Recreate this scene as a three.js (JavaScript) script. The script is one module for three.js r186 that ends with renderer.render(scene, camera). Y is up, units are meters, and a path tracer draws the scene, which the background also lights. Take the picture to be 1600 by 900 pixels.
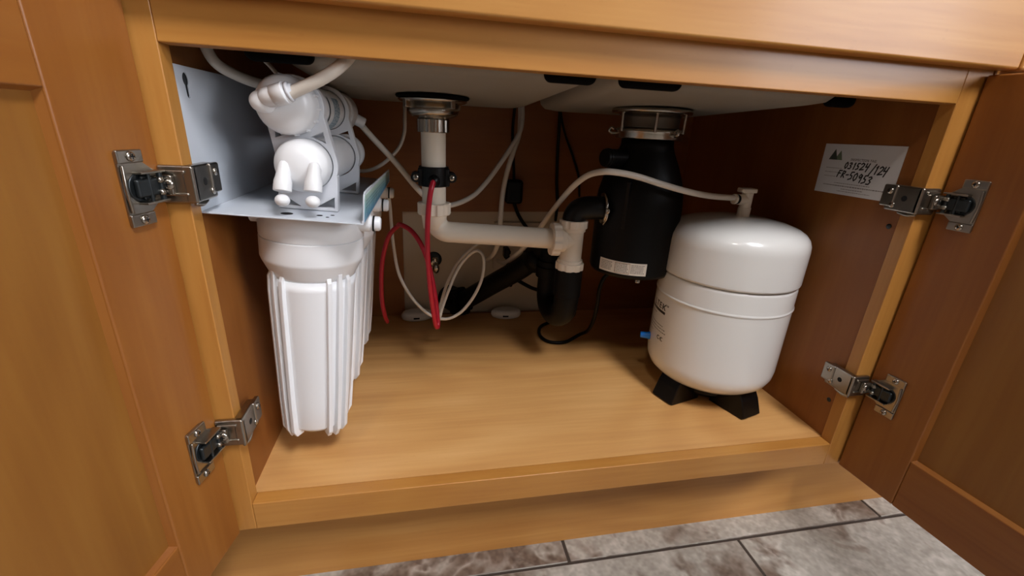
import * as THREE from 'three';
import { RoundedBoxGeometry } from 'three/addons/geometries/RoundedBoxGeometry.js';
import { mergeGeometries, toCreasedNormals } from 'three/addons/utils/BufferGeometryUtils.js';
import { RectAreaLightUniformsLib } from 'three/addons/lights/RectAreaLightUniformsLib.js';

// ---------------------------------------------------------------- camera, light, exposure
const scene = new THREE.Scene();
scene.background = new THREE.Color(0x0a0a0a);
const DEG = Math.PI / 180;
const camera = new THREE.PerspectiveCamera(66.85, 16 / 9, 0.02, 30);
camera.rotation.order = 'YXZ';
camera.rotation.set(-20.1993 * DEG, -11.732 * DEG, 2.9959 * DEG);
camera.position.set(-0.2042, 0.4462, 0.4558);
scene.add(camera);

const renderer = new THREE.WebGLRenderer({ antialias: true });
renderer.toneMapping = THREE.LinearToneMapping;
renderer.toneMappingExposure = 1.0;
renderer.shadowMap.enabled = true;
RectAreaLightUniformsLib.init();

const FLOOR_Y = -0.204, CEIL_Y = 2.2;
const LAMPS = [                                       // ceiling panels: x, z, width, depth, colour, radiance
  { x: 0.48, z: 1.25, w: 0.45, d: 0.75, color: 0xf6f4f8, power: 27, label: 'large square white ceiling light right of the cabinet centre' },
  { x: -0.70, z: 1.21, w: 0.22, d: 0.22, color: 0xfff6ea, power: 24, label: 'small square white ceiling light left of the cabinet centre' },
];
const DAY = { color: 0xf1f3fa, power: 7.6, z0: 1.06, z1: 2.2, y0: 0.66, y1: 1.55 };   // daylight window in the right wall

// ---------------------------------------------------------------- helpers
function rng(seed) { let a = seed >>> 0; return () => { a = (a + 0x6D2B79F5) | 0; let t = Math.imul(a ^ (a >>> 15), 1 | a); t = (t + Math.imul(t ^ (t >>> 7), 61 | t)) ^ t; return ((t ^ (t >>> 14)) >>> 0) / 4294967296; }; }
const R = rng(7);
const V = (x, y, z) => new THREE.Vector3(x, y, z);
const used = {};
function numbered(n) { const k = used[n] = (used[n] ?? -1) + 1; return k ? n + '_' + String(k).padStart(3, '0') : n; }
function shade(o) { o.castShadow = true; o.receiveShadow = true; return o; }
function tag(o, label, category, group) { o.userData.label = label; o.userData.category = category; if (group) o.userData.group = group; return o; }
function thing(name, label, category, pos = [0, 0, 0], group) {
  const o = new THREE.Group(); o.name = numbered(name); o.position.set(...pos); scene.add(o); return tag(o, label, category, group);
}
function prep(g) { let q = g.index ? g.toNonIndexed() : g; for (const k of Object.keys(q.attributes)) if (!['position', 'normal', 'uv'].includes(k)) q.deleteAttribute(k); q.morphAttributes = {}; q.clearGroups(); return q; }
const merge = (...gs) => { const f = gs.flat(9); return f.length === 1 ? f[0] : mergeGeometries(f.map(prep), false); };
function mesh(name, geo, mat, parent) { const m = shade(new THREE.Mesh(Array.isArray(geo) ? merge(geo) : geo, mat)); m.name = parent ? name : numbered(name); (parent ?? scene).add(m); return m; }
function struct(name, geo, mat) { const m = mesh(name, geo, mat); m.userData.kind = 'structure'; return m; }
function group(name, parent) { const g = new THREE.Group(); g.name = name; parent.add(g); return g; }
// box by its two corners, edges rounded by r
function box(x0, x1, y0, y1, z0, z1, r = 0.001, seg = 2) {
  const w = x1 - x0, h = y1 - y0, d = z1 - z0;
  const g = r > 0 ? new RoundedBoxGeometry(w, h, d, seg, Math.min(r, w / 2.01, h / 2.01, d / 2.01)) : new THREE.BoxGeometry(w, h, d);
  return g.translate((x0 + x1) / 2, (y0 + y1) / 2, (z0 + z1) / 2);
}
// uv in metres from the dominant normal; the texture's u runs along axis g (0,1,2)
function grain(geo, g, ou = R() * 3, ov = R() * 3, su = 1, sv = 2) {
  const q = prep(geo), p = q.attributes.position, n = q.attributes.normal, uv = new Float32Array(p.count * 2);
  for (let i = 0; i < p.count; i++) {
    const c = [p.getX(i), p.getY(i), p.getZ(i)], m = [Math.abs(n.getX(i)), Math.abs(n.getY(i)), Math.abs(n.getZ(i))];
    const d = m[0] > m[1] && m[0] > m[2] ? 0 : m[1] > m[2] ? 1 : 2;
    let a, b;
    if (d === g) { a = (g + 1) % 3; b = (g + 2) % 3; } else { a = g; b = 3 - g - d; }
    uv[2 * i] = c[a] * su + ou; uv[2 * i + 1] = c[b] * sv + ov;
  }
  q.setAttribute('uv', new THREE.BufferAttribute(uv, 2)); return q;
}
function tube(pts, r, { seg = 0, rad = 12, closed = false, tension = 0.5 } = {}) {
  const c = new THREE.CatmullRomCurve3(pts.map(p => V(...p)), closed, 'centripetal', tension);
  const g = [new THREE.TubeGeometry(c, seg || pts.length * 10, r, rad, closed)];
  if (!closed) for (const t of [0, 1]) { const e = c.getPoint(t); g.push(new THREE.SphereGeometry(r, rad, 8).translate(e.x, e.y, e.z)); }
  return merge(g);
}
const lathe = (pts, seg = 48) => new THREE.LatheGeometry(pts.map(p => new THREE.Vector2(...p)), seg);
// solid of revolution between two points: profile is [t along axis in metres, radius]
function turned(a, b, prof, seg = 32) {
  const A = V(...a), B = V(...b), d = B.clone().sub(A).normalize();
  const g = new THREE.LatheGeometry(prof.map(([t, r]) => new THREE.Vector2(Math.max(r, 1e-5), t)), seg);
  g.applyQuaternion(new THREE.Quaternion().setFromUnitVectors(V(0, 1, 0), d)); g.translate(...a); return g;
}
// closed cylinder with softened rims
function rod(a, b, r, c = 0.0008, seg = 32) { const L = V(...a).distanceTo(V(...b)); return turned(a, b, [[0, 0], [0, r - c], [c, r], [L - c, r], [L, r - c], [L, 0]], seg); }
// hexagonal or lobed nut: polygon prism along an axis
function nut(a, b, r, n = 8, dip = 0.93) {
  const L = V(...a).distanceTo(V(...b)), s = new THREE.Shape(), N = n * 6;
  for (let i = 0; i < N; i++) { const t = i / N * 2 * Math.PI, q = r * (i % 6 < 4 ? 1 : dip); i ? s.lineTo(q * Math.cos(t), q * Math.sin(t)) : s.moveTo(q, 0); }
  s.closePath();
  const g = new THREE.ExtrudeGeometry(s, { depth: L - 0.002, bevelEnabled: true, bevelThickness: 0.001, bevelSize: 0.001, bevelOffset: -0.001, bevelSegments: 1 }).translate(0, 0, 0.001);
  g.applyQuaternion(new THREE.Quaternion().setFromUnitVectors(V(0, 0, 1), V(...b).sub(V(...a)).normalize())); g.translate(...a); return g;
}
function extrude(shape, depth, bevel = 0.0006, curveSegments = 16) {
  return new THREE.ExtrudeGeometry(shape, { depth: depth - 2 * bevel, bevelEnabled: bevel > 0, bevelThickness: bevel, bevelSize: bevel, bevelOffset: -bevel, bevelSegments: 2, curveSegments }).translate(0, 0, bevel);
}
function poly(pts) { const s = new THREE.Shape(); pts.forEach((p, i) => i ? s.lineTo(...p) : s.moveTo(...p)); s.closePath(); return s; }
function circle(x, y, r) { const h = new THREE.Path(); h.absarc(x, y, r, 0, Math.PI * 2, true); return h; }
function bake(g, m) {
  const q = prep(Array.isArray(g) ? merge(g).clone() : g.clone()); q.applyMatrix4(m);
  if (m.determinant() < 0) for (const k of Object.keys(q.attributes)) { const a = q.attributes[k], n = a.itemSize; for (let i = 0; i < a.count; i += 3) for (let j = 0; j < n; j++) { const t = a.array[(i + 1) * n + j]; a.array[(i + 1) * n + j] = a.array[(i + 2) * n + j]; a.array[(i + 2) * n + j] = t; } }
  return q;
}
// pan-head cross screw: head along +z at the origin
function screwGeo(r = 0.004, h = 0.0022) {
  const g = [turned([0, 0, 0], [0, 0, 1], [[0, 0], [0, r], [h * 0.5, r * 0.95], [h, r * 0.55], [h, 0]], 20)];
  return merge(g);
}
const crossGeo = (r, h) => merge(box(-r * 0.5, r * 0.5, -r * 0.11, r * 0.11, h - 0.0003, h + 0.0001, 0), box(-r * 0.11, r * 0.11, -r * 0.5, r * 0.5, h - 0.0003, h + 0.0001, 0));

// ---------------------------------------------------------------- procedural textures
function noiseField(w, h, seed) {                                    // periodic value noise sampler
  const r = rng(seed), t = new Float32Array(256 * 256); for (let i = 0; i < t.length; i++) t[i] = r();
  const sm = x => x * x * (3 - 2 * x);
  return (u, v, fx, fy) => {                                         // u,v in 0..1, fx,fy whole cells per tile
    const x = u * fx, y = v * fy, xi = Math.floor(x), yi = Math.floor(y), a = sm(x - xi), b = sm(y - yi);
    const g = (i, j) => t[(((j % fy) + fy) % fy & 255) * 256 + (((i % fx) + fx) % fx & 255)];
    return (g(xi, yi) * (1 - a) + g(xi + 1, yi) * a) * (1 - b) + (g(xi, yi + 1) * (1 - a) + g(xi + 1, yi + 1) * a) * b;
  };
}
function makeTexture(w, h, fn, srgb = true) {
  const d = new Uint8Array(w * h * 4), o = [0, 0, 0];
  for (let y = 0; y < h; y++) for (let x = 0; x < w; x++) { fn(x / w, y / h, o); const i = (y * w + x) * 4; d[i] = Math.max(0, Math.min(255, o[0])); d[i + 1] = Math.max(0, Math.min(255, o[1])); d[i + 2] = Math.max(0, Math.min(255, o[2])); d[i + 3] = 255; }
  const t = new THREE.DataTexture(d, w, h); t.wrapS = t.wrapT = THREE.RepeatWrapping; t.magFilter = THREE.LinearFilter; t.minFilter = THREE.LinearMipmapLinearFilter; t.generateMipmaps = true;
  if (srgb) t.colorSpace = THREE.SRGBColorSpace; t.needsUpdate = true; return t;
}
const lerp = (a, b, t) => a + (b - a) * t;
function maple(seed, A, B, C, figure) {                              // 1 m along the grain, 0.5 m across
  const n = noiseField(0, 0, seed);
  return makeTexture(1024, 512, (u, v, o) => {
    const warp = n(u, v, 4, 6) * 0.035 + n(u, v, 11, 9) * 0.010;
    const vv = v + warp;
    let s = 0.42 * n(u, vv, 3, 40) + 0.33 * n(u, vv, 6, 110) + 0.25 * n(u, v, 24, 220);
    const blotch = 0.6 * n(u, v, 5, 5) + 0.4 * n(u, v, 14, 12);
    const ring = 0.5 + 0.5 * Math.sin((n(u, v, 3, 3) * 5 + vv * 6) * 6.283);
    let t = (s - 0.5) * 0.9 + (blotch - 0.5) * 0.8 + figure * (ring - 0.5) * 0.35;
    const fleck = n(u, v, 90, 250) > 0.93 ? 0.14 : 0;
    t = Math.max(-1, Math.min(1, t * 1.1)) - fleck;
    for (let k = 0; k < 3; k++) o[k] = t > 0 ? lerp(A[k], B[k], t) : lerp(A[k], C[k], -t);
  });
}
const texFrame = maple(11, [203, 146, 84], [226, 174, 112], [176, 116, 60], 0.25);
const texPly = maple(29, [216, 165, 102], [234, 188, 126], [196, 143, 84], 1.0);
const texStone = (() => {
  const n = noiseField(0, 0, 53), m = noiseField(0, 0, 91);
  const fbm = (f, u, v, k) => 0.42 * f(u, v, k, k) + 0.26 * f(u, v, 2 * k + 1, 2 * k + 1) + 0.17 * f(u, v, 4 * k + 3, 4 * k + 3) + 0.15 * f(u, v, 9 * k + 2, 9 * k + 2);
  return makeTexture(1024, 1024, (u, v, o) => {
    const wu = u + 0.10 * (n(u, v, 6, 6) - 0.5) + 0.03 * (m(u, v, 22, 22) - 0.5), wv = v + 0.10 * (m(u, v, 6, 6) - 0.5) + 0.03 * (n(u, v, 22, 22) - 0.5);
    const big = fbm(n, wu, wv, 5), mid = fbm(m, wu, wv, 13);
    const vein = Math.max(0, 1 - Math.abs(fbm(m, wv, wu, 6) - 0.5) * 16), crack = Math.max(0, 1 - Math.abs(fbm(n, wv, wu, 9) - 0.5) * 26);
    const fine = 0.5 * m(u, v, 90, 90) + 0.5 * n(u, v, 190, 190);
    const t = Math.max(0, Math.min(1, (big - 0.5) * 4.5 + (mid - 0.5) * 2.2 + 0.5));
    const L = [176, 172, 163], D = [112, 96, 84], P = [206, 203, 195], K = [84, 70, 62];
    for (let k = 0; k < 3; k++) { let c = lerp(D[k], L[k], t); c = lerp(c, P[k], vein * 0.55); c = lerp(c, K[k], crack * 0.5 * (1 - t)); o[k] = c + (fine - 0.5) * 46; }
  });
})();
function canvasTexture(w, h, draw) { const c = document.createElement('canvas'); c.width = w; c.height = h; draw(c.getContext('2d'), w, h); const t = new THREE.CanvasTexture(c); t.colorSpace = THREE.SRGBColorSpace; return t; }

// ---------------------------------------------------------------- materials
const std = (o) => new THREE.MeshStandardMaterial(o), phys = (o) => new THREE.MeshPhysicalMaterial(o);
const M = {
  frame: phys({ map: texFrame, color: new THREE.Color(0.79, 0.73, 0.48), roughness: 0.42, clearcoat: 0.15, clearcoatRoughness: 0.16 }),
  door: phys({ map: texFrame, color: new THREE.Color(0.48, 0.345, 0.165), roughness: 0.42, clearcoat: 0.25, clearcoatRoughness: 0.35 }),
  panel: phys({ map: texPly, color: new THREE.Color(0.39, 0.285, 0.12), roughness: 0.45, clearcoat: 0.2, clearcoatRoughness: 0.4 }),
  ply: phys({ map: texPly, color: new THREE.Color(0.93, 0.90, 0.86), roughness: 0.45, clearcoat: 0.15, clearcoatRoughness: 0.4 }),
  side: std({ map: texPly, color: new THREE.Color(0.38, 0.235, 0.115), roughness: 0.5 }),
  kick: std({ map: texPly, color: new THREE.Color(0.8, 0.68, 0.48), roughness: 0.5 }),
  stone: std({ map: texStone, color: new THREE.Color(0.86, 0.84, 0.82), roughness: 0.45 }),
  grout: std({ color: 0x40362e, roughness: 0.95 }),
  wall: std({ color: 0x5f5850, roughness: 0.9 }),
  drywall: std({ color: 0xd2c3ac, roughness: 0.9 }),
  ceil: std({ color: 0x7d7a74, roughness: 0.95 }),
  granite: std({ color: 0x16130f, roughness: 0.35 }),
  sink: std({ color: 0x8e877a, roughness: 0.7 }),
  rubber: phys({ color: 0x050505, roughness: 0.8, specularIntensity: 0.15 }),
  abs: phys({ color: 0x050505, roughness: 0.5, specularIntensity: 0.35 }),
  blackPlastic: phys({ color: 0x080808, roughness: 0.38, specularIntensity: 0.5 }),
  disposal: phys({ color: 0x050505, roughness: 0.45, specularIntensity: 0.4 }),
  chrome: std({ color: 0xb0aaa0, metalness: 1, roughness: 0.24 }),
  nickel: std({ color: 0xa09a90, metalness: 1, roughness: 0.28 }),
  dark: std({ color: 0x3a3f41, metalness: 0.75, roughness: 0.36 }),
  galv: std({ color: 0x6f685e, metalness: 0.9, roughness: 0.5 }),
  hole: std({ color: 0x050505, roughness: 0.9 }),
  pvc: std({ color: 0xe6dccb, roughness: 0.42 }),
  pvcNut: std({ color: 0xeadfce, roughness: 0.45 }),
  white: std({ color: 0xeaecee, roughness: 0.34 }),
  whiteMatte: std({ color: 0xe0e0dc, roughness: 0.5 }),
  clip: std({ color: 0xd6d9de, roughness: 0.45 }),
  steel: std({ color: 0xcfd6de, roughness: 0.36 }),
  tank: phys({ color: 0xe8e8e4, roughness: 0.28, clearcoat: 0.8, clearcoatRoughness: 0.08 }),
  hose: std({ color: 0xdcd5c9, roughness: 0.45 }),
  red: std({ color: 0xb3142c, roughness: 0.32 }),
  blue: std({ color: 0x1477d8, roughness: 0.4 }),
  cord: phys({ color: 0x070605, roughness: 0.5, specularIntensity: 0.4 }),
  outlet: std({ color: 0xcdbfac, roughness: 0.5 }),
};

// ---------------------------------------------------------------- room
const RX0 = -1.75, RX1 = 1.75, RZ0 = -0.575, RZ1 = 2.5;
struct('wall_back', box(RX0 - 0.1, RX1 + 0.1, FLOOR_Y, CEIL_Y, RZ0 - 0.1, RZ0, 0), M.drywall);
struct('wall_left', box(RX0 - 0.1, RX0, FLOOR_Y, CEIL_Y, RZ0, RZ1, 0), M.wall);
struct('wall_front', box(RX0 - 0.1, RX1 + 0.1, FLOOR_Y, CEIL_Y, RZ1, RZ1 + 0.1, 0), M.wall);
struct('wall_right', [box(RX1, RX1 + 0.1, FLOOR_Y, DAY.y0, RZ0, RZ1, 0), box(RX1, RX1 + 0.1, DAY.y1, CEIL_Y, RZ0, RZ1, 0), box(RX1, RX1 + 0.1, DAY.y0, DAY.y1, RZ0, DAY.z0, 0), box(RX1, RX1 + 0.1, DAY.y0, DAY.y1, DAY.z1, RZ1, 0)], M.wall);
{ // window in the right wall, and its daylight
  const w = new THREE.Group(); w.name = 'window_1'; w.userData.kind = 'structure'; scene.add(w);
  const f = 0.04, x0 = RX1 + 0.02, x1 = RX1 + 0.07, { y0, y1, z0, z1, color, power } = DAY;
  mesh('window_frame', [box(x0, x1, y0, y0 + f, z0, z1), box(x0, x1, y1 - f, y1, z0, z1), box(x0, x1, y0 + f, y1 - f, z0, z0 + f), box(x0, x1, y0 + f, y1 - f, z1 - f, z1)], M.whiteMatte, w);
  mesh('pane', box(x0 + 0.02, x1 - 0.02, y0 + f, y1 - f, z0 + f, z1 - f, 0), std({ color: 0x101010, roughness: 0.3, emissive: color, emissiveIntensity: power }), w);
  const l = new THREE.RectAreaLight(color, power, z1 - z0 - 2 * f, y1 - y0 - 2 * f);
  l.position.set(RX1 - 0.01, (y0 + y1) / 2, (z0 + z1) / 2); l.lookAt(RX1 - 1, l.position.y, l.position.z); scene.add(l);
}
struct('ceiling', box(RX0 - 0.1, RX1 + 0.1, CEIL_Y, CEIL_Y + 0.1, RZ0 - 0.1, RZ1 + 0.1, 0), M.ceil);
{ // floor: a grout bed with 12 by 24 inch stone tiles in running bond
  const fl = struct('floor', box(RX0, RX1, FLOOR_Y - 0.05, FLOOR_Y - 0.002, RZ0, RZ1, 0), M.grout);
  const T = 0.61, D = 0.306, G = 0.005;
  for (let r = -2; r < 9; r++) for (let k = -4; k < 4; k++) {
    let x0 = (r & 1 ? 0.012 : 0.316) + k * T + G / 2, x1 = x0 + T - G, z0 = -0.0165 + r * D + G / 2, z1 = z0 + D - G;
    x0 = Math.max(x0, RX0); x1 = Math.min(x1, RX1); z0 = Math.max(z0, RZ0); z1 = Math.min(z1, RZ1);
    if (x1 - x0 < 0.02 || z1 - z0 < 0.02) continue;
    const g = grain(box(x0, x1, FLOOR_Y - 0.012, FLOOR_Y + (R() - 0.5) * 0.0006, z0, z1, 0.0012, 1), 0, R(), R(), 1.25, 1.25);
    mesh('tile', g, M.stone, fl);
  }
}
for (const { x, z, w, d, color, power, label } of LAMPS) {
  const t = thing('ceiling_light', label, 'ceiling light', [x, CEIL_Y, z]);
  mesh('housing', [box(-w / 2 - 0.02, w / 2 + 0.02, -0.03, 0, -d / 2 - 0.02, -d / 2, 0.002), box(-w / 2 - 0.02, w / 2 + 0.02, -0.03, 0, d / 2, d / 2 + 0.02, 0.002), box(-w / 2 - 0.02, -w / 2, -0.03, 0, -d / 2, d / 2, 0.002), box(w / 2, w / 2 + 0.02, -0.03, 0, -d / 2, d / 2, 0.002)], M.whiteMatte, t);
  mesh('diffuser', box(-w / 2, w / 2, -0.02, -0.005, -d / 2, d / 2, 0), std({ color: 0x222222, emissive: color, emissiveIntensity: power }), t);
  const l = new THREE.RectAreaLight(color, power, w, d); l.position.set(x, CEIL_Y - 0.035, z); l.lookAt(x, 0, z); scene.add(l);
}
// ---------------------------------------------------------------- sink cabinet
const W2 = 0.419, H = 0.498, ST = 0.019, RB = 0.0403, WL = -0.4245, WR = 0.4225, BACK = -0.5546;
const cab = thing('sink_cabinet', 'honey maple sink base cabinet standing open, both doors swung wide', 'cabinet', [0, 0, 0]);
for (const s of [-1, 1]) mesh('stile', grain(box(s < 0 ? -0.457 : W2, s < 0 ? -W2 : 0.457, -RB, 0.655, -ST, 0, 0.0012), 1), M.frame, cab);
mesh('top_rail', grain(box(-W2, W2, H, H + 0.055, -ST, 0, 0.0012), 0), M.frame, cab);
mesh('crown_rail', grain(box(-W2, W2, 0.625, 0.655, -ST, 0, 0.0012), 0), M.frame, cab);
mesh('bottom_rail', grain(box(-W2, W2, -RB, 0, -ST, 0, 0.0012), 0), M.frame, cab);
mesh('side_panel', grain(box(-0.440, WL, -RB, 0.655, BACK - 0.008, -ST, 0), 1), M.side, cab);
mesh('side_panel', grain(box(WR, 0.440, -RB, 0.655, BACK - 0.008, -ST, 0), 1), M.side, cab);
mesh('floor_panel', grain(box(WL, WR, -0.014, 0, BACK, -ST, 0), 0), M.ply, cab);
{ // back panel with the rough cut-out in front of the wall
  const s = poly([[WL, 0], [WR, 0], [WR, 0.655], [WL, 0.655]]);
  s.holes.push(new THREE.Path([[-0.259, 0.0005], [-0.256, 0.2555], [0.176, 0.2615], [0.185, 0.0005]].map(p => new THREE.Vector2(...p))));
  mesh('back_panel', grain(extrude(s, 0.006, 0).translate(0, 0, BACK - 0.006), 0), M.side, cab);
}
struct('trim_1', grain(box(-1.0, 1.0, FLOOR_Y, -RB - 0.0005, -0.076, -0.0575, 0), 0), M.kick);   // toe-kick board under the cabinets
mesh('false_front', grain(box(-0.462, 0.462, 0.536, 0.648, 0.0005, 0.0195, 0.003, 3), 0), M.frame, cab);
// doors: s runs from the hinge edge outwards, w is towards the inside of the door
const BOT = -RB, DH = 0.571, DW = 0.455, DT = 0.019;
function doorMatrix(side) {
  const a = (side < 0 ? 101 : 85.8) * DEG, d = V(Math.cos(a), 0, Math.sin(a)), n = V(0, 0, 0).crossVectors(d, V(0, 1, 0)).multiplyScalar(side < 0 ? -1 : 1);
  return new THREE.Matrix4().makeBasis(d, V(0, 1, 0), n).setPosition(side < 0 ? -0.4363 : 0.4447, BOT, side < 0 ? 0.0015 : 0.0015);
}
function makeDoor(side) {
  const m = doorMatrix(side), g = group('cabinet_door', cab), b = (...q) => q;
  const put = (name, geo, mat) => mesh(name, bake(geo, m), mat, g);
  const SW = 0.084, RH = 0.078, RT = 0.075;
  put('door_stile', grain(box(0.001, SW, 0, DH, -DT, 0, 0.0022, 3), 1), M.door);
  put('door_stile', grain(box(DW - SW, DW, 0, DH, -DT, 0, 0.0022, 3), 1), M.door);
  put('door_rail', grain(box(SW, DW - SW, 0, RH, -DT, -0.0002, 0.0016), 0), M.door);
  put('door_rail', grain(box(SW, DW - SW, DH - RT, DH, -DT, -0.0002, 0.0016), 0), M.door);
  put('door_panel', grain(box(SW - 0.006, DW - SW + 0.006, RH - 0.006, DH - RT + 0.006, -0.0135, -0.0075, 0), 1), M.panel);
  // small sloped bead all round the panel recess
  const bead = (x0, y0, x1, y1, a, b) => { const q = 0.0032; return poly3([[x0, y0, -0.001], [x1, y1, -0.001], [x1 + b[0] * q, y1 + b[1] * q, -0.0078], [x0 + a[0] * q, y0 + a[1] * q, -0.0078]]); };
  const X0 = SW - 0.0005, X1 = DW - SW + 0.0005, Y0 = RH - 0.0005, Y1 = DH - RT + 0.0005;
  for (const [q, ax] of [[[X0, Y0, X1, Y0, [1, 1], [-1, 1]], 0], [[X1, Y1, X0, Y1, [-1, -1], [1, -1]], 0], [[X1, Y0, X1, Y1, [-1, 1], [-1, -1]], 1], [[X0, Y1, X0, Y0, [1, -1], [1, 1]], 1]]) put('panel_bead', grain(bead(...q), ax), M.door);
}
function poly3(p) { // thin wedge: sloped quad closed down to its foot
  const foot = p[3], foot2 = p[2], a = p[0], b = p[1], c = [b[0], b[1], foot2[2]], d = [a[0], a[1], foot[2]];
  const quads = [[a, b, foot2, foot], [a, d, c, b], [d, foot, foot2, c]], v = [], uv = [];
  for (const q of quads) for (const i of [0, 1, 2, 0, 2, 3]) { v.push(...q[i]); uv.push(0, 0); }
  for (const t of [[a, foot, d], [b, c, foot2]]) for (const q of t) { v.push(...q); uv.push(0, 0); }
  const g = new THREE.BufferGeometry(); g.setAttribute('position', new THREE.Float32BufferAttribute(v, 3)); g.setAttribute('uv', new THREE.Float32BufferAttribute(uv, 2)); g.computeVertexNormals(); return g;
}
makeDoor(-1); makeDoor(1);
function makeHinge(side, y) {
  const h = group('hinge', cab), dm = doorMatrix(side).multiply(new THREE.Matrix4().makeTranslation(0, y - BOT, 0));
  const fm = new THREE.Matrix4().makeScale(side < 0 ? 1 : -1, 1, 1).setPosition(0, y, 0);
  const onDoor = (n, g, mt) => mesh(n, bake(g, dm), mt, h), onFrame = (n, g, mt) => mesh(n, bake(g, fm), mt, h);
  // winged plate on the door
  const wing = poly([[0.007, -0.012], [0.0125, -0.0145], [0.022, -0.0215], [0.023, -0.029], [0.025, -0.031], [0.044, -0.031], [0.046, -0.029], [0.046, 0.029], [0.044, 0.031], [0.025, 0.031], [0.023, 0.029], [0.022, 0.0215], [0.0125, 0.0145], [0.007, 0.012]]);
  onDoor('door_plate', [extrude(wing, 0.002, 0.0005), box(0.021, 0.0465, 0.0205, 0.031, 0.001, 0.004, 0.0012), box(0.021, 0.0465, -0.031, -0.0205, 0.001, 0.004, 0.0012), box(0.008, 0.034, 0.0115, 0.0135, 0.001, 0.010, 0.0006), box(0.008, 0.034, -0.0135, -0.0115, 0.001, 0.010, 0.0006), tube([[0.043, -0.018, 0.003], [0.045, 0, 0.004], [0.043, 0.018, 0.003]], 0.0013)], M.nickel);
  onDoor('cup', [turned([0.0285, 0, 0.0004], [0.0285, 0, 1], [[0, 0], [0, 0.0125], [0.0022, 0.0122], [0.0022, 0.0108], [0.0019, 0]], 32)], M.dark);
  onDoor('cup_arm', [box(0.012, 0.037, -0.0075, 0.0075, 0.003, 0.0075, 0.002), box(0.018, 0.030, -0.010, 0.010, 0.002, 0.0055, 0.0015), rod([0.013, -0.0125, 0.0075], [0.013, 0.0125, 0.0075], 0.0022), rod([0.024, -0.0122, 0.0065], [0.024, 0.0122, 0.0065], 0.0016)], M.dark);
  const sc = [[0.034, 0.0258], [0.034, -0.0258]];
  for (const [a, b] of sc) { onDoor('screw', screwGeo(0.0042, 0.0024).translate(a, b, 0.0038), M.chrome); onDoor('screw_slot', crossGeo(0.0042, 0.0024).translate(a, b, 0.0038), M.hole); }
  // link between the two
  const a = V(0.014, 0, 0.008).applyMatrix4(dm), x = side < 0 ? a.x : -a.x, yy = a.y - y;
  onFrame('link', [box(-0.4405, -0.424, -0.009, 0.009, 0.0065, 0.0125, 0.002), ...[-0.0052, 0.0052].map(k => tube([[x, k, a.z], [-0.4385, k, 0.0100], [-0.430, k, 0.0100]], 0.0030, { seg: 12 }))], M.nickel);
  // clip over the face of the stile and round its inner edge
  onFrame('frame_clip', [box(-0.4375, -0.4085, -0.0168, 0.0168, 0.0003, 0.0068, 0.0022, 3), box(-0.4185, -0.4085, -0.0168, 0.0168, -0.036, 0.0072, 0.0024, 3), box(-0.4125, -0.4065, -0.012, 0.0165, -0.0425, -0.024, 0.002), box(-0.4345, -0.4145, 0.0098, 0.0128, 0.006, 0.0092, 0.0013), box(-0.4345, -0.4145, -0.0100, -0.0072, 0.006, 0.0086, 0.0013), tube([[-0.4115, -0.0175, 0.004], [-0.4105, -0.019, -0.004], [-0.4115, -0.0175, -0.016]], 0.002)], M.nickel);
  for (const g of [rod([-0.4155, 0.0045, 0.0055], [-0.4155, 0.0045, 0.0071], 0.0017), rod([-0.4135, -0.0062, 0.0055], [-0.4135, -0.0062, 0.0071], 0.0017), rod([-0.4095, 0.001, -0.013], [-0.4082, 0.001, -0.013], 0.0042)]) onFrame('clip_hole', g, M.hole);
  const zx = new THREE.Matrix4().makeRotationY(Math.PI / 2);
  for (const g of [screwGeo(0.005, 0.0028).translate(-0.4275, 0.001, 0.0122), bake(screwGeo(0.0042, 0.0026), zx).translate(-0.4068, 0.0085, -0.032), bake(screwGeo(0.0042, 0.0026), zx).translate(-0.4088, -0.009, -0.026)]) onFrame('screw', g, M.chrome);
  for (const g of [crossGeo(0.005, 0.0028).translate(-0.4275, 0.001, 0.0122), bake(crossGeo(0.0042, 0.0026), zx).translate(-0.4068, 0.0085, -0.032)]) onFrame('screw_slot', g, M.hole);
}
for (const s of [-1, 1]) for (const y of [0.383, 0.110]) makeHinge(s, y);
{ // two small screws left in the right side
  const zx = new THREE.Matrix4().makeRotationY(-Math.PI / 2);
  for (const [y, z] of [[0.3435, -0.0305], [0.063, -0.029]]) mesh('panel_screw', bake(merge(screwGeo(0.0036, 0.0012)), zx).translate(WR, y, z), M.dark, cab);
}
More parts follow.
